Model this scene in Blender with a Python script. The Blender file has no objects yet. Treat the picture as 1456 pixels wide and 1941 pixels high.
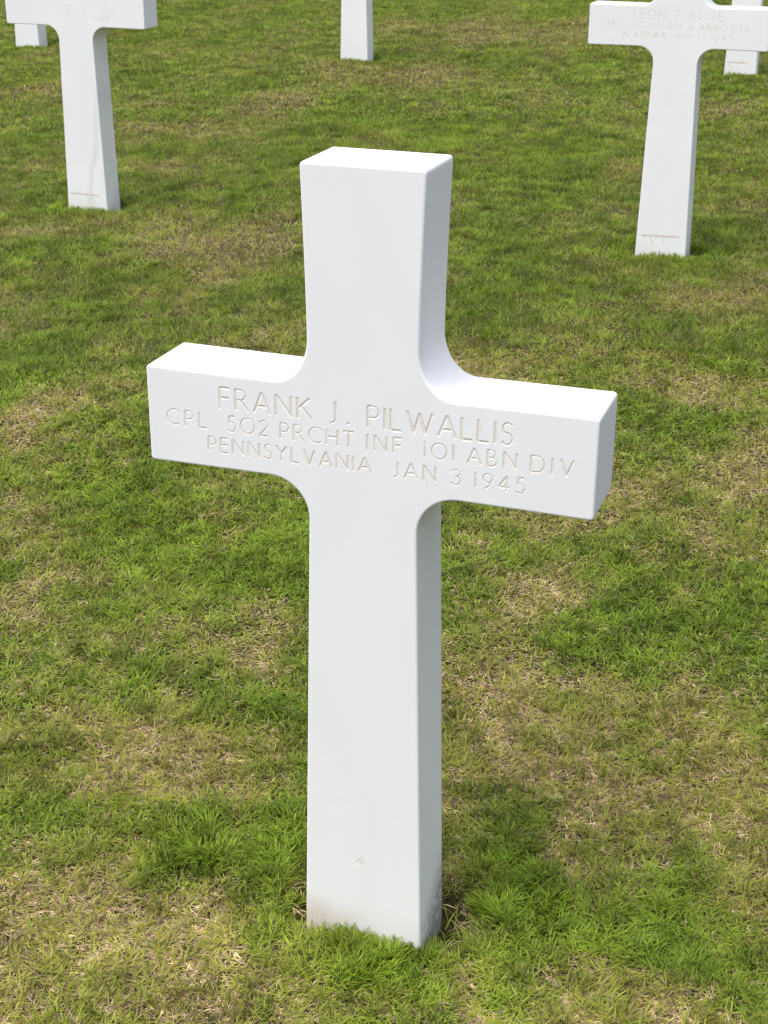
import bpy, bmesh, math, random
import numpy as np
from mathutils import Vector, Matrix

scene = bpy.context.scene
C = scene.collection

# ------------------------------------------------------------------ camera
YAW, PITCH, ROLL = 0.336874, 0.410917, 0.005662
CAM = Vector((0.59846, -1.62628, 1.39861))
fw = Vector((-math.sin(YAW), math.cos(YAW), 0)); rt = Vector((math.cos(YAW), math.sin(YAW), 0)); up = Vector((0, 0, 1))
f2 = fw*math.cos(PITCH) - up*math.sin(PITCH)
u2 = up*math.cos(PITCH) + fw*math.sin(PITCH)
r3 = rt*math.cos(ROLL) + u2*math.sin(ROLL)
u3 = u2*math.cos(ROLL) - rt*math.sin(ROLL)
cam_d = bpy.data.cameras.new('camera')
cam = bpy.data.objects.new('camera', cam_d); C.objects.link(cam)
cam.matrix_world = Matrix(((r3.x, u3.x, -f2.x, CAM.x), (r3.y, u3.y, -f2.y, CAM.y), (r3.z, u3.z, -f2.z, CAM.z), (0, 0, 0, 1)))
cam_d.sensor_fit = 'HORIZONTAL'; cam_d.sensor_width = 36
cam_d.lens = 2888.06/1456*36
cam_d.clip_start = 0.05; cam_d.clip_end = 1000
cam_d.dof.use_dof = True; cam_d.dof.focus_distance = 2.05; cam_d.dof.aperture_fstop = 30
scene.camera = cam

# ------------------------------------------------------------------ sky, sun, exposure
SUN_EL, SUN_AZ = math.radians(66), math.radians(-150)    # azimuth from +y towards +x of where the sun stands
world = bpy.data.worlds.new('World'); scene.world = world; world.use_nodes = True
nt = world.node_tree; nt.nodes.clear()
sky = nt.nodes.new('ShaderNodeTexSky'); sky.sky_type = 'NISHITA'; sky.sun_disc = False
sky.sun_elevation = SUN_EL; sky.sun_rotation = SUN_AZ
sky.air_density = 1.0; sky.dust_density = 4.0; sky.ozone_density = 1.0
hs = nt.nodes.new('ShaderNodeHueSaturation'); hs.inputs['Saturation'].default_value = 0.5
bg = nt.nodes.new('ShaderNodeBackground'); bg.inputs['Strength'].default_value = 0.15
wo = nt.nodes.new('ShaderNodeOutputWorld')
nt.links.new(sky.outputs[0], hs.inputs['Color']); nt.links.new(hs.outputs[0], bg.inputs['Color']); nt.links.new(bg.outputs[0], wo.inputs['Surface'])
sd = bpy.data.lights.new('sun', 'SUN'); sd.energy = 0.85; sd.angle = math.radians(45); sd.color = (1.0, 0.965, 0.91)
sun = bpy.data.objects.new('sun', sd); C.objects.link(sun)
sdir = Vector((math.sin(SUN_AZ)*math.cos(SUN_EL), math.cos(SUN_AZ)*math.cos(SUN_EL), math.sin(SUN_EL)))
sun.rotation_euler = (-sdir).to_track_quat('-Z', 'Y').to_euler(); sun.location = (0, 0, 8)
scene.view_settings.view_transform = 'Standard'; scene.view_settings.look = 'None'
scene.view_settings.gamma = 1; scene.view_settings.use_curve_mapping = False
scene.view_settings.exposure = 0.88
scene.cycles.max_bounces = 8; scene.cycles.diffuse_bounces = 4; scene.cycles.transmission_bounces = 4
scene.cycles.use_denoising = True; scene.cycles.denoising_prefilter = 'ACCURATE'
scene.cycles.pixel_filter_type = 'BLACKMAN_HARRIS'; scene.cycles.filter_width = 1.3

random.seed(7)
rng = np.random.default_rng(11)

# ------------------------------------------------------------------ value noise and the lay of the land
LAT = rng.random((256, 256))
def vnoise(x, y, s, o=0.0):
    x = np.asarray(x, float)/s + o*7.31 + 1000; y = np.asarray(y, float)/s + o*3.77 + 1000
    xi = np.floor(x).astype(int); yi = np.floor(y).astype(int); fx = x-xi; fy = y-yi
    fx = fx*fx*(3-2*fx); fy = fy*fy*(3-2*fy)
    a = LAT[xi & 255, yi & 255]; b = LAT[(xi+1) & 255, yi & 255]; c = LAT[xi & 255, (yi+1) & 255]; d = LAT[(xi+1) & 255, (yi+1) & 255]
    return (a*(1-fx)+b*fx)*(1-fy) + (c*(1-fx)+d*fx)*fy
GX, GY = 0.013, 0.0405
# places of the headstones: x, y
SPOTS = [(0, 0), (-2.441, 3.5534), (-0.2065, 3.4945), (-2.6671, 7.1136), (-4.9202, 7.1745), (-0.4148, 7.0794)]
WB, T = 0.0857, 0.1034
def base_z(x, y): return GX*x + GY*y
def height(x, y):
    x = np.asarray(x, float); y = np.asarray(y, float)
    z = GX*x + GY*y - .020 + .008*np.clip((y-1.2)/1.8, 0, 1)
    z = z + 0.012*(vnoise(x, y, .33, 1)-.5) + 0.008*(vnoise(x, y, .11, 2)-.5)
    near = np.full(x.shape, 9.0)
    for sx, sy in SPOTS:
        near = np.minimum(near, stone_dist(x, y, sx, sy))
    m = np.clip(near/0.12, 0, 1)
    z = z - (1-m)*0.0            # level at the stones
    for sx, sy in SPOTS:         # worn soil at the sides of each base
        for ox, oy, r, dp in ((WB+.018, .085, .042, .036), (-WB-.015, .035, .034, .032)):
            z = z - dp*np.exp(-(((x-sx-ox)/r)**2 + ((y-sy-oy)/(r*1.6))**2))
    return z
def stone_dist(x, y, sx, sy):
    dx = np.maximum(np.abs(x-sx)-WB, 0); dy = np.maximum(np.abs(y-sy-T/2)-T/2, 0)
    return np.hypot(dx, dy)

# ------------------------------------------------------------------ materials
def new_mat(name):
    m = bpy.data.materials.new(name); m.use_nodes = True
    n = m.node_tree; b = n.nodes['Principled BSDF']
    return m, n, b
def N(n, t, **kw):
    o = n.nodes.new(t)
    for k, v in kw.items():
        if hasattr(o, k): setattr(o, k, v)
        else: o.inputs[k].default_value = v
    return o
def mth(n, op, a, b=None, c=None, clamp=False):
    o = n.nodes.new('ShaderNodeMath'); o.operation = op; o.use_clamp = clamp
    for i, v in enumerate((a, b, c)):
        if v is None: continue
        if isinstance(v, (int, float)): o.inputs[i].default_value = v
        else: n.links.new(v, o.inputs[i])
    return o.outputs[0]
def mixc(n, f, a, b):
    o = n.nodes.new('ShaderNodeMix'); o.data_type = 'RGBA'
    for i, v in ((0, f), (6, a), (7, b)):
        if isinstance(v, (int, float)): o.inputs[i].default_value = v
        elif isinstance(v, tuple): o.inputs[i].default_value = v+(1,) if len(v) == 3 else v
        else: n.links.new(v, o.inputs[i])
    return o.outputs[2]
def smooth(n, v, lo, hi):
    o = n.nodes.new('ShaderNodeMapRange'); o.interpolation_type = 'SMOOTHSTEP'
    n.links.new(v, o.inputs[0]); o.inputs[1].default_value = lo; o.inputs[2].default_value = hi
    return o.outputs[0]

def marble(name, scar=None, vein=False, seed=0.0, soil=1.0):
    """white marble in object space: x across, y depth, z height above the grass"""
    m, n, b = new_mat(name)
    tc = N(n, 'ShaderNodeTexCoord'); sep = N(n, 'ShaderNodeSeparateXYZ'); n.links.new(tc.outputs['Object'], sep.inputs[0])
    X, Y, Z = sep.outputs
    off = N(n, 'ShaderNodeVectorMath', operation='ADD'); n.links.new(tc.outputs['Object'], off.inputs[0]); off.inputs[1].default_value = (seed*3.1, seed*1.7, seed*5.3)
    P = off.outputs[0]
    def noise(scale, detail=4, rough=.5):
        o = N(n, 'ShaderNodeTexNoise'); o.inputs['Scale'].default_value = scale; o.inputs['Detail'].default_value = detail; o.inputs['Roughness'].default_value = rough
        n.links.new(P, o.inputs['Vector']); return o.outputs['Fac']
    big = noise(4.5, 3); fine = noise(60, 5, .6); mid = noise(16, 4)
    col = mixc(n, smooth(n, big, .3, .7), (.738, .743, .762), (.766, .768, .778))
    col = mixc(n, mth(n, 'MULTIPLY', smooth(n, fine, .45, .8), .10), col, (.66, .66, .65))
    # faint grey cloud bands in the stone
    wv = N(n, 'ShaderNodeTexWave'); wv.inputs['Scale'].default_value = 1.3; wv.inputs['Distortion'].default_value = 9; wv.inputs['Detail'].default_value = 3; wv.inputs['Detail Scale'].default_value = 1.4
    n.links.new(P, wv.inputs['Vector'])
    col = mixc(n, mth(n, 'MULTIPLY', smooth(n, wv.outputs['Fac'], .75, 1.0), .10), col, (.64, .66, .68))
    # soil splashed up from the ground
    wob = mth(n, 'MULTIPLY', mth(n, 'SUBTRACT', mid, .5), .05)
    zz = mth(n, 'ADD', Z, wob)
    splash = smooth(n, zz, .055, .0)
    left = smooth(n, X, .04, -.085)
    splash = mth(n, 'MULTIPLY', splash, mth(n, 'ADD', mth(n, 'MULTIPLY', left, .5*soil), .15*soil))
    col = mixc(n, splash, col, (.50, .40, .29))
    # dirt on the right-hand side face, at its back
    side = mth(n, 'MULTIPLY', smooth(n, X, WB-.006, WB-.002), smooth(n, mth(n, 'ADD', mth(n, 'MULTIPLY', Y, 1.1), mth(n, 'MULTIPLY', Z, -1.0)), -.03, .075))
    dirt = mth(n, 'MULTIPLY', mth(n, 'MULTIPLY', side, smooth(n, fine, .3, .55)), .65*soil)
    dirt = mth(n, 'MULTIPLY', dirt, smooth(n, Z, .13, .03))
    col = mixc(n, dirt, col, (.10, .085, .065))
    # lichen specks
    vo = N(n, 'ShaderNodeTexVoronoi'); vo.inputs['Scale'].default_value = 24; n.links.new(P, vo.inputs['Vector'])
    sp = mth(n, 'MULTIPLY', smooth(n, vo.outputs['Distance'], .075, .02), smooth(n, big, .52, .6))
    col = mixc(n, mth(n, 'MULTIPLY', sp, .2), col, (.45, .41, .35))
    if scar:
        z0, xa, xb, drips = scar
        bend = mth(n, 'MULTIPLY', mth(n, 'SUBTRACT', noise(9, 2), .5), .012)
        dz = mth(n, 'ABSOLUTE', mth(n, 'SUBTRACT', mth(n, 'ADD', Z, bend), z0))
        line = mth(n, 'MULTIPLY', smooth(n, dz, .0058, .0006), mth(n, 'MULTIPLY', smooth(n, X, xa, xa+.03), smooth(n, X, xb, xb-.03)))
        front = smooth(n, Y, .02, .006)
        line = mth(n, 'MULTIPLY', mth(n, 'MULTIPLY', line, front), mth(n, 'ADD', mth(n, 'MULTIPLY', mid, .9), .25), clamp=True)
        col = mixc(n, line, col, (.50, .33, .23))
        for dx, ln, slant in drips:
            xx = mth(n, 'ADD', X, mth(n, 'MULTIPLY', mth(n, 'SUBTRACT', Z, z0), slant))
            dd = mth(n, 'ABSOLUTE', mth(n, 'SUBTRACT', xx, dx))
            dr = mth(n, 'MULTIPLY', smooth(n, dd, .0032, .0008), mth(n, 'MULTIPLY', smooth(n, Z, z0-ln, z0-ln*.6), smooth(n, Z, z0+.002, z0-.004)))
            col = mixc(n, mth(n, 'MULTIPLY', mth(n, 'MULTIPLY', dr, front), .38), col, (.36, .28, .24))
    if vein:
        bend = mth(n, 'MULTIPLY', mth(n, 'SUBTRACT', noise(5, 3), .5), .05)
        lx = mth(n, 'ADD', mth(n, 'SUBTRACT', X, mth(n, 'MULTIPLY', Z, .16)), bend)
        dd = mth(n, 'ABSOLUTE', mth(n, 'SUBTRACT', lx, .012))
        v = mth(n, 'ADD', mth(n, 'MULTIPLY', smooth(n, dd, .022, 0), .30), mth(n, 'MULTIPLY', smooth(n, dd, .006, .001), .14))
        col = mixc(n, mth(n, 'MULTIPLY', v, smooth(n, Z, 1.0, .1)), col, (.50, .52, .54))
    n.links.new(col, b.inputs['Base Color'])
    b.inputs['Roughness'].default_value = .48
    b.inputs['Specular IOR Level'].default_value = .35
    b.inputs['Subsurface Weight'].default_value = .12; b.inputs['Subsurface Radius'].default_value = (1, .95, .9); b.inputs['Subsurface Scale'].default_value = .006
    return m

def groove_mat():
    m, n, b = new_mat('weathered groove stone')
    tc = N(n, 'ShaderNodeTexCoord'); o = N(n, 'ShaderNodeTexNoise'); o.inputs['Scale'].default_value = 55; o.inputs['Detail'].default_value = 3
    n.links.new(tc.outputs['Object'], o.inputs['Vector'])
    n.links.new(mixc(n, smooth(n, o.outputs['Fac'], .35, .7), (.66, .62, .57), (.73, .70, .665)), b.inputs['Base Color'])
    b.inputs['Roughness'].default_value = .75
    return m
M_GROOVE = groove_mat()

def soil_mat():
    m, n, b = new_mat('soil and thatch')
    tc = N(n, 'ShaderNodeTexCoord')
    def noise(scale, d=5, r=.6):
        o = N(n, 'ShaderNodeTexNoise'); o.inputs['Scale'].default_value = scale; o.inputs['Detail'].default_value = d; o.inputs['Roughness'].default_value = r
        n.links.new(tc.outputs['Object'], o.inputs['Vector']); return o.outputs['Fac']
    a = noise(3.0); f = noise(90, 4); g = noise(260, 3)
    col = mixc(n, smooth(n, f, .35, .65), (.034, .024, .013), (.060, .056, .019))
    col = mixc(n, mth(n, 'MULTIPLY', smooth(n, g, .5, .7), .6), col, (.16, .12, .06))
    col = mixc(n, mth(n, 'MULTIPLY', smooth(n, a, .4, .65), .45), col, (.075, .11, .025))
    n.links.new(col, b.inputs['Base Color']); b.inputs['Roughness'].default_value = .95; b.inputs['Specular IOR Level'].default_value = .1
    bp = N(n, 'ShaderNodeBump'); bp.inputs['Strength'].default_value = .9; bp.inputs['Distance'].default_value = .01
    n.links.new(f, bp.inputs['Height']); n.links.new(bp.outputs[0], b.inputs['Normal'])
    return m

def grass_mat():
    m, n, b = new_mat('grass blades')
    at = N(n, 'ShaderNodeAttribute'); at.attribute_name = 'tint'
    n.links.new(at.outputs['Color'], b.inputs['Base Color'])
    b.inputs['Roughness'].default_value = .5; b.inputs['Specular IOR Level'].default_value = .2
    tr = N(n, 'ShaderNodeBsdfTranslucent'); n.links.new(at.outputs['Color'], tr.inputs['Color'])
    mx = N(n, 'ShaderNodeMixShader'); mx.inputs[0].default_value = .42
    n.links.new(b.outputs[0], mx.inputs[1]); n.links.new(tr.outputs[0], mx.inputs[2])
    n.links.new(mx.outputs[0], n.nodes['Material Output'].inputs['Surface'])
    return m

# ------------------------------------------------------------------ ground: one sheet to the horizon, fine near the stones
def axis(fine, lo, hi, far):
    pts = set()
    for a, b2, s in fine: pts |= set(np.round(np.arange(a, b2+s/2, s), 4))
    v = lo; s = .12
    while v > -far: pts.add(round(v, 3)); v -= s; s *= 1.25
    v = hi; s = .12
    while v < far: pts.add(round(v, 3)); v += s; s *= 1.25
    return np.array(sorted(pts))
gxs = axis([(-.24, .24, .012), (-8, 2.5, .06)], -8, 2.5, 190)
gys = axis([(-.12, .3, .012), (-1.2, 12, .06)], -1.2, 12, 190)
XX, YY = np.meshgrid(gxs, gys); nx, ny = len(gxs), len(gys)
ZZ = height(XX, YY)
far = np.clip((np.hypot(XX, YY)-14)/20, 0, 1); ZZ = ZZ*(1-far) + (GX*XX+GY*YY-.02)*far
gm = bpy.data.meshes.new('ground')
idx = np.arange(nx*ny).reshape(ny, nx)
quads = np.stack([idx[:-1, :-1], idx[:-1, 1:], idx[1:, 1:], idx[1:, :-1]], -1).reshape(-1, 4)
gm.from_pydata(np.stack([XX, YY, ZZ], -1).reshape(-1, 3).tolist(), [], quads.tolist())
gm.polygons.foreach_set('use_smooth', np.ones(len(gm.polygons), bool))
ground = bpy.data.objects.new('ground', gm); C.objects.link(ground); ground['kind'] = 'structure'
gm.materials.append(soil_mat())

# ------------------------------------------------------------------ headstone: a cross outline swept to its depth with softened arrises
WT, WN, WL, L = .0768, .0712, .0715, .2898
ZAT, ZAB, H, Z0 = .8014, .6755, 1.07, -.2
RU, RL, CR, BV = .050, .052, .0048, .0029
def arc(cx, cz, rx, rz, a0, a1, k):
    return [(cx+rx*math.cos(math.radians(a0+(a1-a0)*i/k)), cz+rz*math.sin(math.radians(a0+(a1-a0)*i/k))) for i in range(k+1)]
def outline():
    wb0 = WB + (WB-WL)*(-Z0)/(ZAB-RL)
    r = [(wb0, Z0)]
    def lin(p, q, k):
        return [(p[0]+(q[0]-p[0])*i/k, p[1]+(q[1]-p[1])*i/k) for i in range(1, k)]
    top_l = (WL, ZAB-RL-.004)
    r += lin(r[0], top_l, 6) + [top_l]
    r += arc(WL+RL, ZAB-RL, RL, RL, 180, 90, 14)
    r += [(WL+RL+.004, ZAB)] + lin((WL+RL+.004, ZAB), (L-CR-.004, ZAB-.001), 3) + [(L-CR-.004, ZAB-.001)]
    r += arc(L-CR, ZAB-.001+CR, CR, CR, -90, 0, 4)
    r += [(L, ZAB+CR+.004), (L, ZAT+.001-CR-.004)]
    r += arc(L-CR, ZAT+.001-CR, CR, CR, 0, 90, 4)
    r += [(L-CR-.004, ZAT+.001)] + lin((L-CR-.004, ZAT+.001), (WN+RU*.9+.004, ZAT), 3) + [(WN+RU*.9+.004, ZAT)]
    r += arc(WN+RU*.9, ZAT+RU*1.15, RU*.9, RU*1.15, 270, 180, 14)
    a = (WN+.0001, ZAT+RU*1.15+.006); r += [a]
    for i in range(1, 7):                                   # upper arm flares gently to its head
        t = i/7; r.append((WN+(WT-WN)*t**1.35, a[1]+(H-CR-.004-a[1])*t))
    r += [(WT, H-CR-.004)]
    r += arc(WT-CR, H-CR, CR, CR, 0, 90, 4)
    r += [(WT-CR-.004, H)]
    return r + [(-x, z) for x, z in reversed(r)]
OUT = outline()
def offsets(pts):
    k = len(pts); res = []
    for i in range(k):
        p, c, q = Vector(pts[i-1]), Vector(pts[i]), Vector(pts[(i+1) % k])
        d1 = (c-p).normalized(); d2 = (q-c).normalized()
        n1 = Vector((d1.y, -d1.x)); n2 = Vector((d2.y, -d2.x)); b = (n1+n2).normalized()
        res.append(b/max(.3, b.dot(n1)))
    return res
OFF = offsets(OUT)

# --- letters as strokes in a unit-high cell: (width, [polyline, ...]); '@' marks a closed loop
def cv(cx, cy, rx, ry, a0, a1, k=14): return arc(cx, cy, rx, ry, a0, a1, k)
FONT = {
 'A': (.80, [[(0, 0), (.40, 1)], [(.40, 1), (.80, 0)], [(.15, .34), (.65, .34)]]),
 'B': (.55, [[(0, 0), (0, 1)], [(0, 1), (.25, 1)] + cv(.25, .765, .22, .235, 90, -90, 8) + [(0, .53)], [(0, .53), (.28, .53)] + cv(.28, .265, .26, .265, 90, -90, 8) + [(0, 0)]]),
 'C': (.82, [cv(.5, .5, .5, .5, 48, 312, 20)]),
 'D': (.80, [[(0, 0), (0, 1)], [(0, 1), (.28, 1)] + cv(.30, .5, .50, .5, 90, -90, 14) + [(0, 0)]]),
 'E': (.50, [[(0, 0), (0, 1)], [(0, 1), (.48, 1)], [(0, .53), (.42, .53)], [(0, 0), (.50, 0)]]),
 'F': (.48, [[(0, 0), (0, 1)], [(0, 1), (.48, 1)], [(0, .52), (.42, .52)]]),
 'G': (.86, [cv(.5, .5, .5, .5, 48, 330, 20), [(.86, .08), (.86, .42)], [(.60, .42), (.86, .42)]]),
 'H': (.72, [[(0, 0), (0, 1)], [(.72, 0), (.72, 1)], [(0, .52), (.72, .52)]]),
 'I': (.02, [[(.01, 0), (.01, 1)]]),
 'J': (.36, [[(.34, 1), (.34, .22)] + cv(.10, .20, .24, .22, 0, -95, 7)]),
 'K': (.66, [[(0, 0), (0, 1)], [(.60, 1), (.03, .47)], [(.17, .60), (.66, 0)]]),
 'L': (.48, [[(0, 1), (0, 0)], [(0, 0), (.48, 0)]]),
 'M': (.95, [[(.07, 0), (.17, 1)], [(.17, 1), (.475, .06)], [(.475, .06), (.78, 1)], [(.78, 1), (.88, 0)]]),
 'N': (.76, [[(0, 0), (0, 1)], [(0, 1), (.76, 0)], [(.76, 0), (.76, 1)]]),
 'O': (1.0, ['@', cv(.5, .5, .5, .5, 0, 360, 26)]),
 'P': (.52, [[(0, 0), (0, 1)], [(0, 1), (.25, 1)] + cv(.25, .73, .27, .27, 90, -90, 9) + [(0, .46)]]),
 'R': (.60, [[(0, 0), (0, 1)], [(0, 1), (.25, 1)] + cv(.25, .75, .24, .25, 90, -90, 9) + [(.05, .50)], [(.24, .50), (.62, 0)]]),
 'S': (.48, [cv(.26, .755, .22, .245, 35, 270, 10)[:-1] + cv(.24, .27, .24, .27, 80, -150, 11)]),
 'T': (.68, [[(.34, 0), (.34, 1)], [(0, 1), (.68, 1)]]),
 'V': (.76, [[(0, 1), (.38, 0)], [(.38, 0), (.76, 1)]]),
 'W': (1.2, [[(0, 1), (.32, 0)], [(.32, 0), (.60, .94)], [(.60, .94), (.88, 0)], [(.88, 0), (1.2, 1)]]),
 'Y': (.72, [[(0, 1), (.36, .48)], [(.72, 1), (.36, .48)], [(.36, .48), (.36, 0)]]),
 '.': (.06, [[(-.02, .045), (.08, .045)]]),
 '0': (.95, ['@', cv(.475, .5, .475, .5, 0, 360, 24)]),
 '1': (.10, [[(.07, 0), (.07, 1)], [(.07, 1), (0, .93)]]),
 '2': (.56, [cv(.27, .73, .26, .27, 160, -30, 10) + [(.0, 0)], [(.0, 0), (.56, 0)]]),
 '3': (.50, [cv(.23, .76, .22, .24, 145, -80, 9), cv(.22, .27, .27, .27, 85, -150, 10)]),
 '4': (.66, [[(.48, 0), (.48, 1)], [(.48, 1), (0, .28)], [(0, .28), (.66, .28)]]),
 '5': (.52, [[(.48, 1), (.14, 1)], [(.14, 1), (.08, .56)] + cv(.22, .31, .29, .31, 108, -140, 12)]),
 '6': (.58, ['@', cv(.29, .29, .29, .29, 0, 360, 16), [(.44, 1), (.18, .72), (.03, .42), (.0, .29)]]),
 '9': (.58, ['@', cv(.29, .71, .29, .29, 0, 360, 16), [(.58, .71), (.55, .55), (.40, .26), (.14, 0)]]),
}
def stroke_bm(bm, pts, hw, closed):
    """V-cut channel along pts (x, z): three verts a station, the arris below the face"""
    if closed: pts = pts[:-1]
    k = len(pts); depth = hw*.62; e = .0004; rings = []
    for i in range(k):
        c = Vector(pts[i])
        if closed: p, q = Vector(pts[i-1]), Vector(pts[(i+1) % k])
        else: p, q = Vector(pts[max(i-1, 0)]), Vector(pts[min(i+1, k-1)])
        d = (q-p).normalized(); nrm = Vector((-d.y, d.x))
        w = hw*(1+e/depth); a = c.copy(); t = c.copy()
        if not closed and i in (0, k-1):
            s = -1 if i == 0 else 1
            w *= 1.5; t = c + d*s*hw*.55; a = c - d*s*hw*.35
        rings.append([bm.verts.new((t.x+nrm.x*w, -e, t.y+nrm.y*w)), bm.verts.new((t.x-nrm.x*w, -e, t.y-nrm.y*w)), bm.verts.new((a.x, depth, a.y))])
    fs = []
    for i in range(k if closed else k-1):
        r, s = rings[i], rings[(i+1) % k]
        for j in range(3): fs.append(bm.faces.new((r[j], r[(j+1) % 3], s[(j+1) % 3], s[j])))
    if not closed:
        fs.append(bm.faces.new(rings[0][::-1])); fs.append(bm.faces.new(rings[-1]))
    return fs
def word(bm, text, x0, x1, zb, h, hw):
    ws = [FONT[c][0] for c in text]
    if len(text) == 1: s = (x1-x0)/max(ws[0], .2); s = min(s, h*1.15) if ws[0] > .2 else h; gap = 0
    else:
        s = h*.98; gap = (x1-x0-s*sum(ws))/(len(ws)-1)
        if gap < h*.10: s = (x1-x0-h*.10*(len(ws)-1))/sum(ws); gap = h*.10
    x = x0
    for c, w in zip(text, ws):
        closed = False
        for st in FONT[c][1]:
            if st == '@': closed = True; continue
            pts = [(x+px*s, zb+pz*h) for px, pz in st]
            b2 = bmesh.new(); stroke_bm(b2, pts, hw, closed); bmesh.ops.recalc_face_normals(b2, faces=b2.faces[:])
            tmp = bpy.data.meshes.new('t'); b2.to_mesh(tmp); b2.free(); bm.from_mesh(tmp); bpy.data.meshes.remove(tmp)
            closed = False
        x += w*s + gap

def obj(name, mesh, mat=None, parent=None):
    o = bpy.data.objects.new(name, mesh); C.objects.link(o)
    if mat: mesh.materials.append(mat)
    if parent: o.parent = parent
    return o

def carved_front(lines):
    """front face with V-cut letters: returns (face pieces bmesh data, one groove list per line)"""
    ring = [(p[0]-o.x*BV, p[1]-o.y*BV) for p, o in zip(OUT, OFF)]
    k = len(ring); bm = bmesh.new()
    f = [bm.verts.new((x, 0, z)) for x, z in ring]; b = [bm.verts.new((x, .02, z)) for x, z in ring]
    bm.faces.new(f); bm.faces.new(b[::-1])
    for i in range(k): bm.faces.new((f[i], b[i], b[(i+1) % k], f[(i+1) % k]))
    bmesh.ops.recalc_face_normals(bm, faces=bm.faces[:])
    me = bpy.data.meshes.new('slab'); bm.to_mesh(me); bm.free()
    if not lines: return me
    dm = bpy.data.materials.new('dummy')
    me.materials.append(dm); me.materials.append(M_GROOVE)
    ob = bpy.data.objects.new('slab', me); C.objects.link(ob)
    cb = bmesh.new()
    for words in lines:
        for w in words: word(cb, *w)
    for fc in cb.faces: fc.material_index = 1
    cm = bpy.data.meshes.new('cutter'); cb.to_mesh(cm); cb.free(); cm.materials.append(dm); cm.materials.append(M_GROOVE)
    co = bpy.data.objects.new('cutter', cm); C.objects.link(co)
    md = ob.modifiers.new('b', 'BOOLEAN'); md.operation = 'DIFFERENCE'; md.object = co; md.solver = 'EXACT'; md.use_self = True
    md.material_mode = 'INDEX'
    dg = bpy.context.evaluated_depsgraph_get()
    res = bpy.data.meshes.new_from_object(ob.evaluated_get(dg))
    bpy.data.objects.remove(ob); bpy.data.objects.remove(co)
    return res

def headstone(x, y, mat, label, lines, number=None):
    allw = list(lines) + ([number] if number else [])
    slab = carved_front(allw)
    sb = bmesh.new(); sb.from_mesh(slab)
    groove = []                                            # (centre height, polygon coordinates)
    kill = []
    for fc in sb.faces:
        c = fc.calc_center_median()
        if allw and fc.material_index == 1:
            groove.append((c.z, [v.co.copy() for v in fc.verts])); kill.append(fc)
        elif abs(c.y) > 1e-5 or fc.normal.y > -.9: kill.append(fc)
    bmesh.ops.delete(sb, geom=kill, context='FACES')
    bmesh.ops.triangulate(sb, faces=sb.faces[:])
    for fc in sb.faces: fc.smooth = False; fc.material_index = 0
    # body: rings from the front arris to the back face
    k = len(OUT); rings = []
    def ring(off, yy): rings.append([sb.verts.new((p[0]-o.x*off, yy, p[1]-o.y*off)) for p, o in zip(OUT, OFF)])
    nb = 4
    for i in range(nb+1):
        a = math.pi/2*i/nb; ring(BV*(1-math.sin(a)), BV*(1-math.cos(a)))
    ring(0, BV+.004); ring(0, T-BV-.004)
    for i in range(nb+1):
        a = math.pi/2*(1-i/nb); ring(BV*(1-math.sin(a)), T-BV*(1-math.cos(a)))
    for r, s in zip(rings[:-1], rings[1:]):
        for i in range(k):
            fc = sb.faces.new((r[i], s[i], s[(i+1) % k], r[(i+1) % k])); fc.smooth = True
    fb = sb.faces.new(rings[-1]); fb.smooth = False
    bmesh.ops.remove_doubles(sb, verts=sb.verts[:], dist=2e-5)
    bmesh.ops.recalc_face_normals(sb, faces=sb.faces[:])
    for e in sb.edges:
        if len(e.link_faces) == 2 and e.link_faces[0].smooth != e.link_faces[1].smooth: e.smooth = False
    me = bpy.data.meshes.new('headstone'); sb.to_mesh(me); sb.free()
    o = obj('headstone_cross', me, mat)
    o.location = (x, y, base_z(x, y)); o['label'] = label; o['category'] = 'headstone'
    o['group'] = 'white marble crosses standing in rows on the lawn'
    # the carved lines, each a part of its own
    for words in allw:
        z0, h = words[0][3]-.004, words[0][4]+.008
        key, par, mine = {}, [], []
        def find(a):
            while par[a] != a: a = par[a]
            return a
        for cz, co in groove:
            if z0 <= cz <= z0+h:
                ids = []
                for c in co:
                    kk = (round(c.x, 5), round(c.y, 5), round(c.z, 5))
                    if kk not in key: key[kk] = len(par); par.append(len(par))
                    ids.append(key[kk])
                for a in ids[1:]: par[find(a)] = find(ids[0])
                mine.append((ids[0], co))
        isl = {}
        for i, co in mine: isl.setdefault(find(i), []).append(co)
        for polys in sorted(isl.values(), key=lambda q: min(c.x for p in q for c in p)):
            vs, fs = [], []
            for co in polys:
                fs.append(list(range(len(vs), len(vs)+len(co)))); vs += [tuple(c) for c in co]
            m2 = bpy.data.meshes.new('carved_letter'); m2.from_pydata(vs, [], fs)
            b2 = bmesh.new(); b2.from_mesh(m2); bmesh.ops.remove_doubles(b2, verts=b2.verts[:], dist=2e-5); b2.to_mesh(m2); b2.free()
            obj('carved_numeral' if words is number else 'carved_letter', m2, M_GROOVE, o)
    bpy.data.meshes.remove(slab)
    return o

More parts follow.
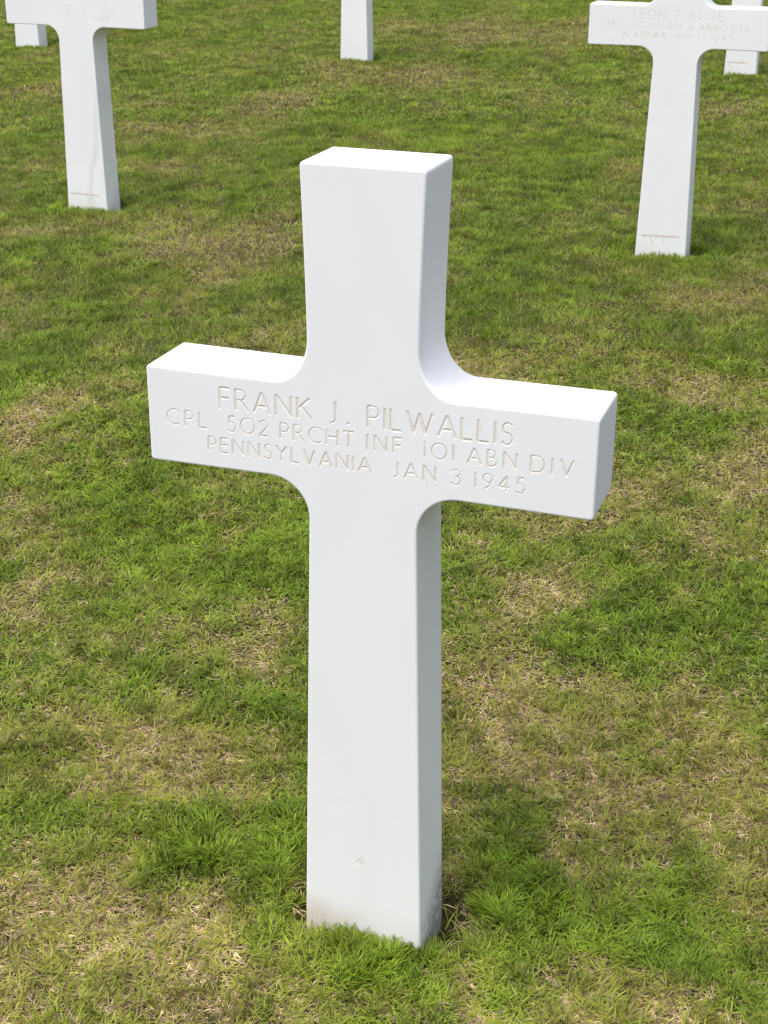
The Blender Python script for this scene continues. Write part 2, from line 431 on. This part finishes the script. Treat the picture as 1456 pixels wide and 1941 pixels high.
B1, H1, B2, H2, B3, H3 = .7563, .0272, .7268, .0203, .6968, .0196
HW1, HW2 = .00155, .00130
main_lines = [
 [('FRANK', -.1882, -.0663, B1, H1, HW1), ('J.', -.0435, -.0168, B1, H1, HW1), ('PILWALLIS', .0076, .1875, B1, H1, HW1)],
 [('CPL', -.2630, -.2085, B2, H2, HW2), ('502', -.1790, -.1245, B2, H2, HW2), ('PRCHT', -.1072, -.0106, B2, H2, HW2), ('INF', .0069, .0507, B2, H2, HW2),
  ('101', .0795, .1171, B2, H2, HW2), ('ABN', .1342, .1938, B2, H2, HW2), ('DIV', .2116, .2622, B2, H2, HW2)],
 [('PENNSYLVANIA', -.2064, .0112, B3, H3, HW2), ('JAN', .0399, .0942, B3, H3, HW2), ('3', .1146, .1265, B3, H3, HW2), ('1945', .1436, .2051, B3, H3, HW2)]]
R1, R2, R3 = .7605, .7305, .7008
right_lines = [
 [('LEON', -.1425, -.0430, R1, H1, HW1*.8), ('T.', -.0135, .0155, R1, H1, HW1*.8), ('ROSE', .0380, .1405, R1, H1, HW1*.8)],
 [('PFC', -.2290, -.1748, R2, H2, HW2*.8), ('50', -.1451, -.1075, R2, H2, HW2*.8), ('INF', -.0915, -.0415, R2, H2, HW2*.8), ('BN', -.0282, .0102, R2, H2, HW2*.8),
  ('6', .0366, .0498, R2, H2, HW2*.8), ('ARMD', .0709, .1567, R2, H2, HW2*.8), ('DIV', .1721, .2261, R2, H2, HW2*.8)],
 [('ALABAMA', -.1768, -.0375, R3, H3, HW2*.8), ('JAN', -.0030, .0497, R3, H3, HW2*.8), ('11', .0680, .0860, R3, H3, HW2*.8), ('1945', .1100, .1750, R3, H3, HW2*.8)]]
left_lines = [
 [('INF', -.060, -.012, B2, H2, .0008), ('DIV', .120, .170, B2, H2, .0008)],
 [('DEC', -.030, .024, B3, H3, .0008), ('1944', .085, .145, B3, H3, .0008)]]
headstone(*SPOTS[0], marble('white marble', seed=.3), 'nearest and largest white marble cross, with a small carved 4 low on its shaft',
          main_lines, [('4', -.0085, .0060,  .1105, .0145, .0008)])
headstone(*SPOTS[1], marble('veined white marble', scar=(.050, -.084, .066, ((.022, .05, .4), (.0, .010, 0))), vein=True, seed=2.1, soil=.3),
          'white marble cross with a grey vein running down its shaft to a thin rust line', left_lines)
headstone(*SPOTS[2], marble('scarred white marble', scar=(.061, -.082, .074, ((-.06, .016, .0), (-.036, .04, .25), (-.02, .016, .2), (.002, .026, .3), (.018, .016, 0))), seed=3.4, soil=.3),
          'white marble cross with readable carved arm and a dripping rust scar above the grass', right_lines, [('5', -.006, .003, .107, .016, .0007)])
headstone(*SPOTS[3], marble('clean white marble', seed=4.2, soil=.2), 'distant white marble shaft standing alone at the back, clean down to the grass', [])
headstone(*SPOTS[4], marble('pale white marble', seed=5.9, soil=.2), 'distant white marble base glimpsed under the arm of the grey veined cross', [])
headstone(*SPOTS[5], marble('streaked white marble', scar=(.060, -.080, .045, ((-.055, .022, -.2), (.014, .0, 0))), seed=6.6, soil=.3),
          'distant rust streaked white marble base under the arm of the dripping scarred cross', [], [('1', .010, .014, .075, .035, .0012)])

# ------------------------------------------------------------------ grass: every blade modelled, thinner on the ground far away
TAN = [(.30, .48, .24, .26), (.18, .66, .16, .13), (-.34, -.12, .22, .13), (.40, -.05, .14, .06), (-.46, .33, .15, .10), (-2.793, 5.001, 0.26, 0.23), (-2.551, 4.314, 0.14, 0.16), (-2.615, 5.798, 0.19, 0.3), (-2.23, 6.694, 0.44, 0.35), (-2.075, 8.356, 0.68, 0.47), (-4.045, 5.783, 0.18, 0.2), (-0.531, 2.267, 0.18, 0.17), (0.104, 2.302, 0.13, 0.16), (-0.025, 1.019, 0.07, 0.11), (0.031, 3.079, 0.13, 0.11), (-0.447, 0.755, 0.06, 0.08), (-0.998, 0.764, 0.09, 0.12), (-0.718, 1.103, 0.05, 0.04), (-0.451, 0.294, 0.13, 0.12), (0.308, 0.474, 0.17, 0.19), (0.063, 0.679, 0.09, 0.14), (0.332, 0.746, 0.07, 0.09), (-0.374, -0.094, 0.17, 0.12), (-0.222, -0.146, 0.12, 0.09), (-0.366, -0.278, 0.11, 0.06), (0.229, -0.098, 0.14, 0.03), (0.464, 0.436, 0.07, 0.08), (0.071, 1.6, 0.08, 0.12), (-1.51, 1.608, 0.08, 0.23), (-1.172, 2.268, 0.15, 0.19), (-1.703, 3.237, 0.28, 0.28), (-2.543, 3.234, 0.16, 0.16), (-0.353, 6.178, 0.15, 0.27), (0.292, 1.729, 0.08, 0.18)]
GRN = [(-0.622, 0.177, 0.13, 0.17), (-0.324, 0.113, 0.11, 0.08), (-0.203, 0.18, 0.05, 0.16), (0.037, -0.073, 0.16, 0.05), (0.205, 0.165, 0.08, 0.12), (0.123, 1.065, 0.1, 0.13), (0.384, 1.036, 0.06, 0.21), (-1.728, 1.966, 0.09, 0.28), (-2.276, 3.01, 0.17, 0.21), (-1.042, 4.495, 0.32, 0.47), (-0.663, 3.001, 0.13, 0.34), (-2.266, 3.806, 0.17, 0.18), (-0.388, 3.664, 0.11, 0.21), (-0.044, 3.583, 0.11, 0.16), (0.43, 0.145, 0.09, 0.1), (-0.036, -0.159, 0.09, 0.04), (-0.613, 1.005, 0.12, 0.15), (-0.84, 1.093, 0.14, 0.11), (-0.011, 1.319, 0.14, 0.1), (0.191, 2.707, 0.07, 0.23), (-1.824, 5.426, 0.51, 0.38), (0.277, 0.96, 0.08, 0.1), (-0.619, 0.501, 0.12, 0.11), (0.502, 0.263, 0.05, 0.07)]
LUSH = [(-.17, .17, .05, .13), (.20, .14, .10, .13), (0, -.04, .14, .04), (-.31, .12, .08, .06)]
def blobs(x, y, L_, k=1.0):
    s = np.zeros(len(x))
    wx = x + .10*(vnoise(x, y, .12, 5)-.5); wy = y + .16*(vnoise(x, y, .12, 6)-.5)
    for bx, by, rx, ry in L_:
        s = np.maximum(s, np.exp(-(((wx-bx)/(rx*k))**2 + ((wy-by)/(ry*k))**2)))
    return s

def scatter(dens, d0, d1, half):
    """tufted random points in the wedge of lawn the camera looks over, with a margin"""
    a = rng.random(int(dens*half*(d1*d1-d0*d0)))
    n_ = len(a); d = np.sqrt(d0*d0+(d1*d1-d0*d0)*a); th = (rng.random(n_)*2-1)*half
    x = CAM.x + d*np.sin(th-YAW); y = CAM.y + d*np.cos(th-YAW)
    return x, y
def blades(x, y, seg, wid, kind_far):
    n_ = len(x)
    # pull blades together into tufts
    cell = .022 if not kind_far else .05
    jx = vnoise(x, y, cell, 8)-.5; jy = vnoise(x, y, cell, 9)-.5
    x = x + jx*cell*.9; y = y + jy*cell*.9
    sd_ = np.full(n_, 9.0); inside = np.zeros(n_, bool)
    for i, (sx, sy) in enumerate(SPOTS):
        s = stone_dist(x, y, sx, sy); sd_ = np.minimum(sd_, s)
        gap = (((s < .034) & (x < sx) & (y > sy-.004)) | ((s < .046) & (x > sx) & (y > sy+.02))) & (y < sy+T+.05) & (rng.random(n_) < .95)
        inside |= (s < .004) | gap
    keep = ~inside; x, y, sd_ = x[keep], y[keep], sd_[keep]; n_ = len(x)
    ring = np.clip(1-sd_/.13, 0, 1)
    tan, grn, lush = blobs(x, y, TAN, 1.1), blobs(x, y, GRN), np.maximum(blobs(x, y, LUSH)*.7, ring*.6)*(.4+1.0*vnoise(x, y, .05, 18))
    D = .28 - .03*np.clip((y-2.5)/2, 0, 1) + .11*np.sin(6.283*(x+.13*y)/.62 + 2.2*vnoise(x, y, .6, 30)) + .30*(vnoise(x, y, .42, 10)-.5) + .32*(vnoise(x, y, .15, 11)-.5) + .50*(vnoise(x, y, .05, 12)-.5) + .66*tan - .26*grn - .3*lush
    D = np.clip(D, .05, .80)
    dry = rng.random(n_) < D*.92
    q = vnoise(x, y, .27, 13)*.5 + vnoise(x, y, .09, 14)*.5
    r1, r2, r4 = rng.random(n_), rng.random(n_), rng.random(n_)
    tc_ = .030 if not kind_far else .06
    rb = r4; r4 = np.clip(.6*r4 + .5*(vnoise(x, y, tc_, 21)-.5)+.12*(vnoise(x, y, tc_*2.3, 22)-.5)+.2, 0, 1); r4 = np.where(dry, .35*r4+.65*rb, r4)
    r1 = np.clip(.55*r1 + .6*vnoise(x, y, tc_, 23)-.08, 0, 1)
    g = np.clip(q*.5 + .1 + (r1-.5)*.8 + .08 + .25*lush, 0, 1)[:, None]
    deep, bright, olive = np.array((.088, .172, .012)), np.array((.325, .440, .040)), np.array((.365, .355, .070))
    colg = deep*(1-g) + bright*g
    ol = np.clip(D*1.3-.14 + (r2-.5)*.5, 0, 1)[:, None]*(1-.6*lush[:, None])
    colg = colg*(1-ol) + olive*ol
    s1, s2, s3 = np.array((.84, .67, .42)), np.array((.42, .28, .165)), np.array((.62, .50, .27))
    t = r2[:, None]; cols = np.where(t < .45, s1*(1-t) + s3*t, np.where(t < .75, s2, s3*.8+s1*.1))
    col = np.where(dry[:, None], cols, colg)*(.32+1.4*r4[:, None])
    ln = np.where(dry, 0.020+.019*r1, .017+.017*r1)*(1+.25*(vnoise(x, y, .1, 15)-.5)) + lush*(.008+.014*r2)*(~dry)
    lean = np.where(dry, .75+.75*r4, .25+.85*r4)*(1-.45*lush)           # angle from upright at the root
    sweep = vnoise(x, y, .5, 16)*6.28*1.5
    tuft = vnoise(x, y, .030, 17)*6.28*2
    az = np.where(rng.random(n_) < .6, rng.random(n_)*6.28, tuft) + (rng.random(n_)-.5)*1.6
    az = np.where(rng.random(n_) < .06, sweep, az)
    curl = (.5+1.0*rng.random(n_))*np.where(dry, 1.1, .8)*(1-.35*lush)
    w = wid*(.65+.7*rng.random(n_))*np.where(dry, .85, 1.05)
    z = height(x, y) - .002
    if kind_far: ln = ln*1.1; lean = lean*.8
    # spine
    px, py, pz = x.copy(), y.copy(), z.copy(); ca, sa = np.cos(az), np.sin(az)
    tw = az + math.pi/2 + (rng.random(n_)-.5)*1.2
    wx, wy = np.cos(tw), np.sin(tw)
    V = []
    for i in range(seg+1):
        f = i/seg
        if i == seg: V.append(np.stack([px, py, pz], -1))
        else:
            ww = (w*(1-.55*f**1.5)*(.75 if i == 0 else 1))/2
            V.append(np.stack([px-wx*ww, py-wy*ww, pz], -1)); V.append(np.stack([px+wx*ww, py+wy*ww, pz], -1))
        a = np.minimum(lean+curl*(f+.5/seg), 1.75)
        st = ln/seg
        px = px+np.sin(a)*ca*st; py = py+np.sin(a)*sa*st; pz = np.maximum(pz+np.cos(a)*st, z+.003)
    V = np.stack(V, 1); nv = V.shape[1]
    base = (np.arange(n_)*nv)[:, None]
    tris = []
    for i in range(seg-1):
        o = 2*i; tris += [(o, o+1, o+3), (o, o+3, o+2)]
    o = 2*(seg-1); tris.append((o, o+1, o+2))
    F = (base[:, :, None] + np.array(tris)[None]).reshape(-1, 3)
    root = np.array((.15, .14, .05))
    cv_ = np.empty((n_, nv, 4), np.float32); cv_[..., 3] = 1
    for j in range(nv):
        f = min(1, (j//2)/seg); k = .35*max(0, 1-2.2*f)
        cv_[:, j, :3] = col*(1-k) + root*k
    return V.reshape(-1, 3), F, cv_.reshape(-1, 4)

parts = []
HALF = .36
def band(d0, d1, dens, seg, wid, far_):
    parts.append(blades(*scatter(dens, d0, d1, HALF), seg, wid, far_))
band(1.25, 2.4, 98000, 3, .0025, False)
band(2.4, 3.4, 56000, 2, .0029, False)
band(3.4, 4.2, 44000, 2, .0036, False)
band(4.2, 5.2, 42000, 1, .0044, True)
band(5.2, 7.5, 30000, 1, .0056, True)
band(7.5, 13.5, 14000, 1, .0100, True)
# thick fresh growth close round the stones, where the mower cannot reach
for i, (sx, sy) in enumerate(SPOTS):
    k = 2600 if i == 0 else 1500
    x = sx + (rng.random(k*3)*2-1)*(WB+.09); y = sy + T/2 + (rng.random(k*3)*2-1)*(T/2+.09)
    s = stone_dist(x, y, sx, sy); ok = (s > .003) & (rng.random(len(s)) < np.exp(-s/.05))
    x, y = x[ok][:k], y[ok][:k]
    parts.append(blades(x, y, 3 if i == 0 else 2, .0022 if i == 0 else .0032, False))
off = 0; Vs, Fs, Cs = [], [], []
for V, F, c in parts:
    Vs.append(V); Fs.append(F+off); Cs.append(c); off += len(V)
V = np.concatenate(Vs).astype(np.float32); F = np.concatenate(Fs).astype(np.int32); Cc = np.concatenate(Cs)
print('grass tris', len(F))
me = bpy.data.meshes.new('grass')
me.vertices.add(len(V)); me.vertices.foreach_set('co', V.ravel())
me.loops.add(len(F)*3); me.loops.foreach_set('vertex_index', F.ravel())
me.polygons.add(len(F)); me.polygons.foreach_set('loop_start', np.arange(len(F), dtype=np.int32)*3)
me.polygons.foreach_set('use_smooth', np.ones(len(F), bool))
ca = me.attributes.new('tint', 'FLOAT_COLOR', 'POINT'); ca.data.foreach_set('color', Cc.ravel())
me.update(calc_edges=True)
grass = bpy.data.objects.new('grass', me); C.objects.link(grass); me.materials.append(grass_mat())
grass['kind'] = 'stuff'; grass['label'] = 'mown lawn of green and straw-dry grass blades around the crosses'; grass['category'] = 'grass'
